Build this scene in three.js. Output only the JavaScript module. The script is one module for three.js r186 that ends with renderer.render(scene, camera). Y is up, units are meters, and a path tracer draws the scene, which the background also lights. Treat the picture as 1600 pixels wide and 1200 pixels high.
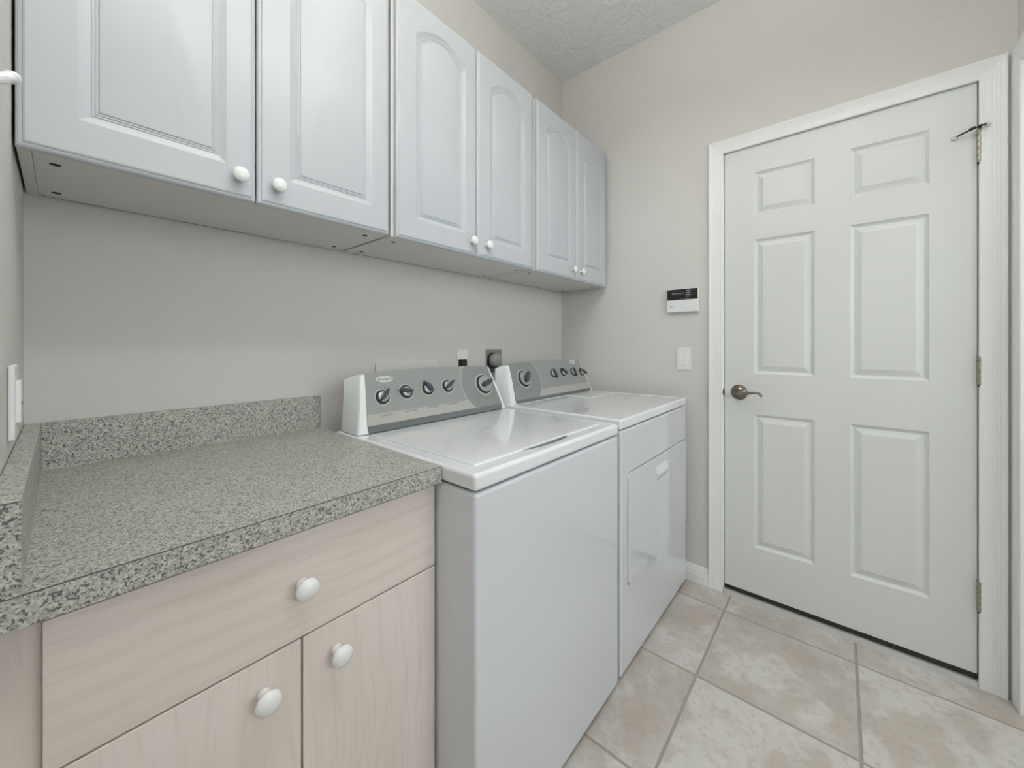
import * as THREE from 'three';
import { RoundedBoxGeometry } from 'three/addons/geometries/RoundedBoxGeometry.js';
import { ConvexGeometry } from 'three/addons/geometries/ConvexGeometry.js';
import { mergeGeometries, toCreasedNormals } from 'three/addons/utils/BufferGeometryUtils.js';
import { RectAreaLightUniformsLib } from 'three/addons/lights/RectAreaLightUniformsLib.js';
import { Brush, Evaluator, SUBTRACTION } from 'three-bvh-csg';

// ---------------------------------------------------------------- camera, light, exposure
const FOCAL = 596.67, U0 = 820.16, V0 = 537.44, YAW = 0.6895;
const scene = new THREE.Scene();
scene.background = new THREE.Color().setRGB(0.93, 0.98, 1.0);      // overcast daylight outside the added hall window
scene.backgroundIntensity = 4.1;
const camera = new THREE.PerspectiveCamera(2 * Math.atan(600 / FOCAL) * 180 / Math.PI, 4 / 3, 0.02, 30);
camera.position.set(-2.0698, 1.2162, 1.3987);
camera.lookAt(-2.0698 + Math.cos(YAW), 1.2162, 1.3987 - Math.sin(YAW));
camera.setViewOffset(1600, 1200, 800 - U0, 600 - V0, 1600, 1200);
camera.updateProjectionMatrix();
scene.add(camera);

const renderer = new THREE.WebGLRenderer({ antialias: true });
renderer.toneMapping = THREE.LinearToneMapping;
renderer.toneMappingExposure = 0.97;
renderer.shadowMap.enabled = true;
RectAreaLightUniformsLib.init();

const FILL_LAMP = { pos: [-1.58, 2.5, 1.2], w: 0.95, d: 0.2, up: 36, down: 14.5, color: 0xfffcf8 };      // added strip light, out of view, mostly upward to brighten the ceiling
const HALL_FILL = { pos: [-1.0, 2.914, 2.7], w: 1.5, d: 0.5, intensity: 1.2, color: 0xffffff };  // unseen hall light, added as fill
// ---------------------------------------------------------------- random numbers and noise
function rng(seed) { let s = seed >>> 0; return () => { s = (s + 0x6D2B79F5) >>> 0; let t = s; t = Math.imul(t ^ (t >>> 15), t | 1); t ^= t + Math.imul(t ^ (t >>> 7), t | 61); return ((t ^ (t >>> 14)) >>> 0) / 4294967296; }; }
function tileNoise(seed, n) {                       // periodic value noise on an n x n lattice
  const r = rng(seed), g = new Float32Array(n * n);
  for (let i = 0; i < n * n; i++) g[i] = r();
  const sm = (t) => t * t * (3 - 2 * t);
  return (u, v) => {
    const x = ((u % 1) + 1) % 1 * n, y = ((v % 1) + 1) % 1 * n, x0 = Math.floor(x) % n, y0 = Math.floor(y) % n, x1 = (x0 + 1) % n, y1 = (y0 + 1) % n;
    const fx = sm(x - Math.floor(x)), fy = sm(y - Math.floor(y));
    const a = g[y0 * n + x0], b = g[y0 * n + x1], c = g[y1 * n + x0], d = g[y1 * n + x1];
    return (a + (b - a) * fx) * (1 - fy) + (c + (d - c) * fx) * fy;
  };
}
function fbm(seed, n, oct) {
  const L = []; for (let i = 0; i < oct; i++) L.push(tileNoise(seed + i * 17, n << i));
  return (u, v) => { let s = 0, a = 1, t = 0; for (const f of L) { s += f(u, v) * a; t += a; a *= 0.5; } return s / t; };
}
function dataTex(w, h, fn, srgb = true) {
  const d = new Uint8Array(w * h * 4);
  for (let y = 0; y < h; y++) for (let x = 0; x < w; x++) {
    const c = fn((x + 0.5) / w, (y + 0.5) / h, x, y), i = (y * w + x) * 4;
    for (let k = 0; k < 3; k++) d[i + k] = Math.max(0, Math.min(255, Math.round(c[k]))); d[i + 3] = 255;
  }
  const t = new THREE.DataTexture(d, w, h); t.wrapS = t.wrapT = THREE.RepeatWrapping; t.magFilter = THREE.LinearFilter; t.minFilter = THREE.LinearMipmapLinearFilter; t.generateMipmaps = true;
  if (srgb) t.colorSpace = THREE.SRGBColorSpace; t.needsUpdate = true; return t;
}
const mix = (a, b, t) => a.map((x, i) => x + (b[i] - x) * t);
const smooth = (a, b, x) => { const t = Math.max(0, Math.min(1, (x - a) / (b - a))); return t * t * (3 - 2 * t); };

// ---------------------------------------------------------------- materials
const std = (o) => new THREE.MeshStandardMaterial({ side: THREE.DoubleSide, ...o });
const phys = (o) => new THREE.MeshPhysicalMaterial({ side: THREE.DoubleSide, ...o });
const lin = (r, g, b) => new THREE.Color().setRGB(r, g, b);

const peelF = fbm(11, 40, 3);
const peelTex = dataTex(512, 512, (u, v) => { const h = smooth(0.35, 0.68, peelF(u, v)) * 255; return [h, h, h]; }, false);
peelTex.repeat.set(2, 2);                            // 0.5 m
const ceilF = fbm(29, 26, 3);
const ceilTex = dataTex(512, 512, (u, v) => { const h = smooth(0.45, 0.6, ceilF(u, v)) * 255; return [h, h, h]; }, false);
ceilTex.repeat.set(1.6, 1.6);

const M = {};
M.wall = std({ color: lin(0.705, 0.69, 0.665), roughness: 0.75, bumpMap: peelTex, bumpScale: 0.0003 });
M.ceiling = std({ color: lin(0.86, 0.88, 0.87), roughness: 0.9, bumpMap: ceilTex, bumpScale: 0.002 });
M.trim = std({ color: lin(0.88, 0.895, 0.88), roughness: 0.38 });
M.door = std({ color: lin(0.735, 0.755, 0.735), roughness: 0.42 });
M.cab = phys({ color: lin(0.53, 0.565, 0.595), roughness: 0.34, clearcoat: 0.15, clearcoatRoughness: 0.25 });
M.cabUnderBounce = std({ color: lin(0.7, 0.69, 0.67), roughness: 0.55 });  // warm bounced light is mixed into this underside colour
M.gapShade = std({ color: lin(0.05, 0.042, 0.034), roughness: 0.8 });  // shade of the gap behind the wall cabinets, put in as dark colour
M.black = std({ color: lin(0.012, 0.012, 0.013), roughness: 0.5 });
M.hole = std({ color: lin(0.02, 0.018, 0.015), roughness: 0.9 });
M.ceramic = phys({ color: lin(0.86, 0.87, 0.87), roughness: 0.16, clearcoat: 0.7, clearcoatRoughness: 0.08 });
M.enamel = phys({ color: lin(0.85, 0.875, 0.9), roughness: 0.2, clearcoat: 1, clearcoatRoughness: 0.03 });            // porcelain tops and lids
M.enamelBody = phys({ color: lin(0.7, 0.73, 0.765), roughness: 0.22, clearcoat: 1, clearcoatRoughness: 0.02 });      // painted steel cabinets
M.plasticWhite = std({ color: lin(0.78, 0.82, 0.82), roughness: 0.4 });
M.devWhite = std({ color: lin(0.84, 0.86, 0.87), roughness: 0.35 });
M.ivory = std({ color: lin(0.72, 0.74, 0.69), roughness: 0.5 });
M.housing = std({ color: lin(0.27, 0.285, 0.28), roughness: 0.42, metalness: 0.15 });
M.kick = std({ color: lin(0.2, 0.225, 0.23), roughness: 0.3, metalness: 0.3 });
M.silver = std({ color: lin(0.5, 0.51, 0.54), roughness: 0.3, metalness: 0.7 });
M.dark = std({ color: lin(0.06, 0.065, 0.075), roughness: 0.32 });
M.skirt = std({ color: lin(0.018, 0.02, 0.022), roughness: 0.35 });
M.halo = std({ color: lin(0.56, 0.56, 0.53), roughness: 0.5 });
M.badge = std({ color: lin(0.72, 0.73, 0.72), roughness: 0.25, metalness: 0.4 });
M.bronze = std({ color: lin(0.25, 0.225, 0.185), roughness: 0.2, metalness: 0.9 });
M.bronzeDark = std({ color: lin(0.035, 0.03, 0.026), roughness: 0.4, metalness: 0.6 });
M.hinge = std({ color: lin(0.4, 0.375, 0.31), roughness: 0.36, metalness: 0.8 });
M.rubber = std({ color: lin(0.7, 0.7, 0.67), roughness: 0.6 });
M.sweep = std({ color: lin(0.03, 0.024, 0.021), roughness: 0.7 });
M.threshold = std({ color: lin(0.52, 0.53, 0.52), roughness: 0.35, metalness: 0.2 });
M.grout = std({ color: lin(0.37, 0.335, 0.3), roughness: 0.9 });
M.steel = std({ color: lin(0.3, 0.305, 0.3), roughness: 0.4, metalness: 0.5 });
M.plugGrey = std({ color: lin(0.33, 0.345, 0.335), roughness: 0.55 });
M.seam = std({ color: lin(0.1, 0.1, 0.09), roughness: 0.8 });
M.glass = phys({ color: lin(1, 1, 1), roughness: 0, transmission: 1, thickness: 0, ior: 1.45 });
M.patio = std({ color: lin(0.4, 0.4, 0.37), roughness: 0.9 });
M.fillPan = std({ color: lin(0.8, 0.8, 0.8), roughness: 0.5 });
M.fillGlow = std({ color: lin(0.9, 0.9, 0.9), roughness: 0.6, emissive: new THREE.Color(1, 0.99, 0.97), emissiveIntensity: 1.5 });  // glowing faces of the two added fill lights

// speckled laminate: 0.3 m of grey chips in three tones
{
  const a = fbm(101, 100, 2), b = fbm(202, 140, 2), c = fbm(303, 120, 2), e = fbm(404, 5, 3);
  const t = dataTex(1024, 1024, (u, v) => {
    let col = mix([182, 181, 174], [191, 190, 183], e(u, v));
    col = mix(col, [164, 164, 157], smooth(0.48, 0.62, a(u, v)));
    col = mix(col, [214, 214, 207], smooth(0.54, 0.68, c(u, v)) * 0.8);
    col = mix(col, [98, 101, 98], smooth(0.58, 0.72, b(u, v)));
    return col;
  });
  t.repeat.set(1 / 0.3, 1 / 0.3); t.anisotropy = 8;
  M.laminate = std({ map: t, roughness: 0.36 });
}
// pickled maple
function woodTex(seed, along) {
  const f = fbm(seed, 4, 3), g = fbm(seed + 5, 3, 2), k = fbm(seed + 9, 8, 3);
  return dataTex(512, 512, (u, v) => {
    const p = along === 'u' ? u : v, q = along === 'u' ? v : u;       // p runs with the grain
    const bend = (g(p, q) - 0.5) * 0.22;
    const ring = 0.5 + 0.5 * Math.sin((q + bend) * Math.PI * 2 * 14);
    const fine = k(p * 1, ((q + bend * 0.3) * 16) % 1);
    const cloud = f(p, q);
    let c = mix([223, 212, 203], [236, 228, 222], cloud);
    c = mix(c, [212, 198, 187], Math.pow(ring, 6) * 0.18 * smooth(0.4, 0.62, g(q, p)));
    c = mix(c, [212, 202, 193], smooth(0.5, 0.75, fine) * 0.42);
    return c;
  });
}
{
  const tv = woodTex(511, 'v'), tu = woodTex(533, 'u');
  tv.repeat.set(1 / 0.6, 1 / 0.9); tu.repeat.set(1 / 0.9, 1 / 0.6);
  M.woodV = std({ map: tv, roughness: 0.42 });
  M.woodU = std({ map: tu, roughness: 0.42 });
  M.woodEdge = std({ color: lin(0.56, 0.49, 0.43), roughness: 0.5 });
}
// ceramic floor tiles: four variants of clouded beige
M.tiles = [0, 1, 2, 3].map((i) => {
  const f = fbm(700 + i * 31, 3, 5), g = fbm(811 + i * 31, 5, 5), h = fbm(905 + i * 31, 34, 4);
  const t = dataTex(512, 512, (u, v) => {
    const w = (g(u, v) - 0.5) * 0.35, a = f(u + w, v - w), b = g(v + w * 0.5, u), k = h(u, v);
    let c = mix([194, 189, 183], [210, 207, 202], smooth(0.34, 0.64, a));
    c = mix(c, [188, 176, 164], smooth(0.48, 0.7, b) * 0.62);
    c = mix(c, [166, 158, 148], smooth(0.5, 0.8, k) * 0.3 + smooth(0.55, 0.75, 1 - a) * 0.2);
    return c;
  });
  return std({ map: t, roughness: 0.4, bumpMap: peelTex, bumpScale: 0.0003 });
});

// ---------------------------------------------------------------- helpers
const taken = new Map();
function numbered(name) { const n = taken.get(name) || 0; taken.set(name, n + 1); return n ? `${name}_${String(n).padStart(3, '0')}` : name; }
function tag(o, label, category, group) { o.userData.label = label; o.userData.category = category; if (group) o.userData.group = group; return o; }
// every geometry below is made in world metres; things are Groups at their base, so children are shifted back by it
function thing(name, label, category, base, group) {
  const o = new THREE.Group(); o.name = numbered(name); o.position.set(...base); scene.add(o); return tag(o, label, category, group);
}
function struct(name, base = [0, 0, 0]) { const o = new THREE.Group(); o.name = name; o.position.set(...base); o.userData.kind = 'structure'; scene.add(o); return o; }
function rootOf(o) { while (o.parent && o.parent !== scene) o = o.parent; return o; }
function part(name, geo, mat, parent) {
  const m = new THREE.Mesh(geo, mat); m.name = name; m.castShadow = m.receiveShadow = true;
  if (parent) { const b = rootOf(parent).position; if (!geo.userData.shifted) { geo.translate(-b.x, -b.y, -b.z); geo.userData.shifted = true; } parent.add(m); }
  else { m.name = numbered(name); scene.add(m); }
  return m;
}
function boxUV(g) {                                  // uv in metres by the face's main direction
  if (g.index) g = g.toNonIndexed();
  const p = g.attributes.position, n = g.attributes.normal, uv = new Float32Array(p.count * 2);
  for (let i = 0; i < p.count; i++) {
    const ax = Math.abs(n.getX(i)), ay = Math.abs(n.getY(i)), az = Math.abs(n.getZ(i)), x = p.getX(i), y = p.getY(i), z = p.getZ(i);
    const c = ay > ax && ay > az ? [x, z] : ax > az ? [z, y] : [x, y]; uv[i * 2] = c[0]; uv[i * 2 + 1] = c[1];
  }
  g.setAttribute('uv', new THREE.BufferAttribute(uv, 2)); return g;
}
function box(x0, x1, y0, y1, z0, z1, r = 0, seg = 2) {
  const w = x1 - x0, h = y1 - y0, d = z1 - z0;
  let g = r > 0 ? new RoundedBoxGeometry(w, h, d, seg, Math.min(r, w / 2.01, h / 2.01, d / 2.01)) : new THREE.BoxGeometry(w, h, d);
  g.translate((x0 + x1) / 2, (y0 + y1) / 2, (z0 + z1) / 2); return boxUV(g);
}
function merge(list) { return mergeGeometries(list.map((g) => (g.index ? g.toNonIndexed() : g)).map((g) => { for (const k of Object.keys(g.attributes)) if (!['position', 'normal', 'uv'].includes(k)) g.deleteAttribute(k); return g; })); }
function fromTris(tris, crease = 0.6) {
  const a = new Float32Array(tris.length * 3); tris.forEach((v, i) => { a[i * 3] = v.x; a[i * 3 + 1] = v.y; a[i * 3 + 2] = v.z; });
  let g = new THREE.BufferGeometry(); g.setAttribute('position', new THREE.BufferAttribute(a, 3)); g.computeVertexNormals();
  g = toCreasedNormals(g, crease); return boxUV(g);
}
function loft(loops, { closed = true, cap0 = false, cap1 = false, flip = false, crease = 0.6 } = {}) {
  const T = [], tri = (a, b, c) => (flip ? T.push(a, c, b) : T.push(a, b, c)), n = loops[0].length;
  for (let i = 0; i + 1 < loops.length; i++) for (let j = 0; j < (closed ? n : n - 1); j++) {
    const k = (j + 1) % n, A = loops[i][j], B = loops[i][k], C = loops[i + 1][k], D = loops[i + 1][j]; tri(A, B, C); tri(A, C, D);
  }
  const cap = (L, rev) => { const c = L.reduce((s, p) => s.add(p), new THREE.Vector3()).divideScalar(L.length); for (let j = 0; j < L.length; j++) { const a = L[j], b = L[(j + 1) % L.length]; rev ? tri(c, b, a) : tri(c, a, b); } };
  if (cap0) cap(loops[0], true); if (cap1) cap(loops[loops.length - 1], false);
  return fromTris(T, crease);
}
const V = (x, y, z) => new THREE.Vector3(x, y, z);
function hull(pts, crease = 0.3) { let g = new ConvexGeometry(pts.map((p) => V(...p))); g.deleteAttribute('uv'); return boxUV(toCreasedNormals(g, crease)); }
function tube(pts, rad, seg = 32, sides = 12) {      // tapering tube: rad is a number or a function of 0..1; rad may return [wide, high]
  const c = new THREE.CatmullRomCurve3(pts.map((p) => V(...p))), fr = c.computeFrenetFrames(seg, false), loops = [];
  for (let i = 0; i <= seg; i++) {
    const r = typeof rad === 'function' ? rad(i / seg) : rad, p = c.getPointAt(i / seg), L = [];
    for (let j = 0; j < sides; j++) { const a = j / sides * Math.PI * 2; L.push(p.clone().addScaledVector(fr.normals[i], Math.cos(a) * r).addScaledVector(fr.binormals[i], Math.sin(a) * r)); }
    loops.push(L);
  }
  return loft(loops, { cap0: true, cap1: true, crease: 0.9 });
}
function lathe(prof, seg = 28) { return new THREE.LatheGeometry(prof.map(([r, y]) => new THREE.Vector2(r, y)), seg); }
function aim(g, pos, dir, spin = 0) {                // turns local +Y to dir, local +Z is 'up' on the face
  const y = V(...dir).normalize(); let x = Math.abs(y.y) > 0.95 ? V(1, 0, 0) : V(0, 1, 0).cross(y).normalize(); const z = x.clone().cross(y);
  const m = new THREE.Matrix4().makeBasis(x, y, z); if (spin) m.multiply(new THREE.Matrix4().makeRotationY(spin));
  m.setPosition(...pos); g.applyMatrix4(m); return g;
}

// ================================================================ THE ROOM
const H = 2.914, XL = -2.1236, ZF = 1.866, T = 0.12;
const HALL_Z = 3.5, HX0 = -3.0, HX1 = 0.9;
const WIN = { x0: -2.9, x1: -0.35, y0: 1.1, y1: 2.5 };
const OP = { x0: -2.03, x1: -0.072, y: 2.148 };      // cased opening to the hall, its unseen width chosen to let light in
const DR = { z0: 0.9626, z1: 1.7756, y0: 0.0425, y1: 2.147 };
const fl = struct('floor');
part('slab', box(HX0 - T, HX1 + T, -0.12, -0.0016, -T, HALL_Z + T), M.grout, fl);
{
  const px = 0.4442, pz = 0.4552, gx = -0.1452, gz = 0.9922, hg = 0.0042, r = rng(5), geos = new Map();
  for (let i = -8; i <= 3; i++) for (let j = -3; j <= 7; j++) {
    let x0 = gx + i * px + hg, x1 = gx + (i + 1) * px - hg, z0 = gz + j * pz + hg, z1 = gz + (j + 1) * pz - hg;
    const inHall = z0 > ZF - 0.1;
    x0 = Math.max(x0, inHall ? HX0 : XL); x1 = Math.min(x1, inHall ? HX1 : 0); z0 = Math.max(z0, 0); z1 = Math.min(z1, HALL_Z);
    if (x1 - x0 < 0.02 || z1 - z0 < 0.02) continue;
    const w = x1 - x0, d = z1 - z0, key = w.toFixed(4) + d.toFixed(4);
    const turn = Math.floor(r() * 4), mat = M.tiles[Math.floor(r() * 4)];
    const kk = key + turn;
    if (!geos.has(kk)) {
      const g = new RoundedBoxGeometry(w, 0.01, d, 1, 0.0012), p = g.attributes.position, uv = g.attributes.uv;
      for (let k = 0; k < p.count; k++) { const u = p.getX(k) / px + 0.5, v = p.getZ(k) / pz + 0.5; const q = [[u, v], [v, 1 - u], [1 - u, 1 - v], [1 - v, u]][turn]; uv.setXY(k, q[0], q[1]); }
      geos.set(kk, g);
    }
    const m = new THREE.Mesh(geos.get(kk), mat); m.name = 'tile'; m.position.set((x0 + x1) / 2, -0.005, (z0 + z1) / 2); m.receiveShadow = true; m.castShadow = true; fl.add(m);
  }
}
const room = (name, geos, mat) => { const m = part(name, merge(geos), mat); m.name = name; m.userData.kind = 'structure'; return m; };
room('ceiling', [box(HX0 - T, HX1 + T, H, H + 0.12, -T, HALL_Z + T)], M.ceiling);
room('wall_back', [box(XL - T, T, 0, H, -T, 0)], M.wall);
room('wall_left', [box(XL - T, XL, 0, H, 0, ZF)], M.wall);
room('wall_right', [
  box(0, T, 0, H, 0, DR.z0 - 0.025), box(0, T, 0, H, DR.z1 + 0.025, ZF), box(0, T, DR.y1 + 0.025, H, DR.z0 - 0.025, DR.z1 + 0.025)], M.wall);
room('wall_front', [
  box(HX0, OP.x0 - 0.02, 0, H, ZF, ZF + T), box(OP.x1 + 0.02, HX1, 0, H, ZF, ZF + T), box(OP.x0 - 0.02, OP.x1 + 0.02, OP.y + 0.02, H, ZF, ZF + T)], M.wall);
room('wall_hall_far', [box(HX0 - T, WIN.x0, 0, H, HALL_Z, HALL_Z + T), box(WIN.x1, HX1 + T, 0, H, HALL_Z, HALL_Z + T), box(WIN.x0, WIN.x1, 0, WIN.y0, HALL_Z, HALL_Z + T), box(WIN.x0, WIN.x1, WIN.y1, H, HALL_Z, HALL_Z + T)], M.wall);
{
  const w = struct('added_window_1', [(WIN.x0 + WIN.x1) / 2, WIN.y0, HALL_Z]), f = 0.045, z0 = HALL_Z + 0.04, z1 = HALL_Z + 0.09, n = 3, step = (WIN.x1 - WIN.x0) / n;  // unseen window, added to bring soft daylight in from the front
  part('window_frame', merge([box(WIN.x0, WIN.x1, WIN.y0, WIN.y0 + f, z0, z1), box(WIN.x0, WIN.x1, WIN.y1 - f, WIN.y1, z0, z1), ...Array.from({ length: n + 1 }, (_, i) => { const x = WIN.x0 + step * i; return box(Math.max(WIN.x0, x - f / 2), Math.min(WIN.x1, x + f / 2), WIN.y0 + f, WIN.y1 - f, z0, z1); })]), M.trim, w);
  for (let i = 0; i < n; i++) part('pane', box(WIN.x0 + step * i + f / 2, WIN.x0 + step * (i + 1) - f / 2, WIN.y0 + f, WIN.y1 - f, z0 + 0.022, z0 + 0.026), M.glass, w);
  part('window_sill', box(WIN.x0 - 0.04, WIN.x1 + 0.04, WIN.y0 - 0.025, WIN.y0, HALL_Z - 0.04, z0, 0.004, 2), M.trim, w);
}
room('patio', [box(-12, 10, -0.3, -0.14, HALL_Z + T + 0.01, 16)], M.patio);
room('wall_hall_left', [box(HX0 - T, HX0, 0, H, ZF, HALL_Z)], M.wall);
room('wall_hall_right', [box(HX1, HX1 + T, 0, H, ZF, HALL_Z)], M.wall);

// casings: a stepped profile swept up both legs and along the head, mitred
const CAS = [[0, 0], [0, 0.0105], [0.003, 0.0122], [0.010, 0.0125], [0.0115, 0.0115], [0.030, 0.0128], [0.0315, 0.0119], [0.038, 0.0137], [0.0395, 0.0127], [0.047, 0.0147], [0.0485, 0.0137], [0.056, 0.0158], [0.0605, 0.0165], [0.064, 0.0155], [0.064, 0]];
function casing(parent, pt, in0, in1, top) {         // pt(s, y, h): s along the wall, h proud of it
  const A = (s, y, f) => CAS.map(([a, h]) => f(a, h));
  part('casing_leg', loft([A(0, 0, (a, h) => pt(in0 - a, 0, h)), A(0, 0, (a, h) => pt(in0 - a, top + a, h))], { crease: 0.2 }), M.trim, parent);
  part('casing_leg', loft([A(0, 0, (a, h) => pt(in1 + a, 0, h)), A(0, 0, (a, h) => pt(in1 + a, top + a, h))], { crease: 0.2 }), M.trim, parent);
  part('casing_head', loft([A(0, 0, (a, h) => pt(in0 - a, top + a, h)), A(0, 0, (a, h) => pt(in1 + a, top + a, h))], { crease: 0.2 }), M.trim, parent);
}
const trim1 = struct('trim_1', [0, 0, 1.369]);
casing(trim1, (s, y, h) => V(-h, y, s), 0.9575, 1.7784, 2.1475);
for (const [a, b] of [[DR.z0 - 0.025, DR.z0 - 0.0032], [DR.z1 + 0.0032, DR.z1 + 0.025]]) part('jamb', box(0, T, 0, DR.y1 + 0.003, a, b), M.trim, trim1);
part('jamb', box(0, T, DR.y1 + 0.003, DR.y1 + 0.025, DR.z0 - 0.025, DR.z1 + 0.025), M.trim, trim1);
part('stop', merge([box(0.046, 0.08, 0, DR.y1 + 0.003, DR.z0 - 0.0032, DR.z0 + 0.014), box(0.046, 0.08, 0, DR.y1 + 0.003, DR.z1 - 0.014, DR.z1 + 0.0032), box(0.046, 0.08, DR.y1 - 0.014, DR.y1 + 0.003, DR.z0 + 0.014, DR.z1 - 0.014)]), M.trim, trim1);
part('threshold', hull([[-0.014, 0, DR.z0 - 0.003], [-0.014, 0, DR.z1 + 0.003], [-0.004, 0.018, DR.z0 - 0.003], [-0.004, 0.018, DR.z1 + 0.003], [T, 0.022, DR.z0 - 0.003], [T, 0.022, DR.z1 + 0.003], [T, 0, DR.z0 - 0.003], [T, 0, DR.z1 + 0.003]]), M.threshold, trim1);
part('strike_plate', merge([hull([[-0.004, 0.966, 0.9568], [-0.004, 0.996, 0.9568], [-0.012, 0.972, 0.9575], [-0.012, 0.99, 0.9575], [0.012, 0.962, 0.9602], [0.012, 1.0, 0.9602], [-0.004, 0.966, 0.9602], [-0.004, 0.996, 0.9602]])]), M.bronzeDark, trim1).userData.label = 'dark strike plate lip';

const trim2 = struct('trim_2', [-1.05, 0, ZF]);
casing(trim2, (s, y, h) => V(s, y, ZF - h), OP.x0, OP.x1, 2.1475);
part('jamb', box(OP.x1, OP.x1 + 0.02, 0, OP.y, ZF, ZF + T), M.trim, trim2);
part('jamb', box(OP.x0 - 0.02, OP.x0, 0, OP.y, ZF, ZF + T), M.trim, trim2);
part('jamb', box(OP.x0 - 0.02, OP.x1 + 0.02, OP.y, OP.y + 0.02, ZF, ZF + T), M.trim, trim2);

const BASE = [[0, 0], [0.014, 0], [0.0145, 0.04], [0.0125, 0.043], [0.0125, 0.05], [0.0105, 0.053], [0.0105, 0.062], [0.008, 0.068], [0.005, 0.083], [0, 0.086]];
function baseboard(name, pt, s0, s1) { const m = part(name, loft([BASE.map(([h, y]) => pt(s0, y, h)), BASE.map(([h, y]) => pt(s1, y, h))], { cap0: true, cap1: true, crease: 0.25 }), M.trim); m.name = name; m.userData.kind = 'structure'; }
baseboard('baseboard_right', (s, y, h) => V(-h, y, s), 0.0, 0.8935);
baseboard('baseboard_hall', (s, y, h) => V(s, y, HALL_Z - h), HX0, HX1);

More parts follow.
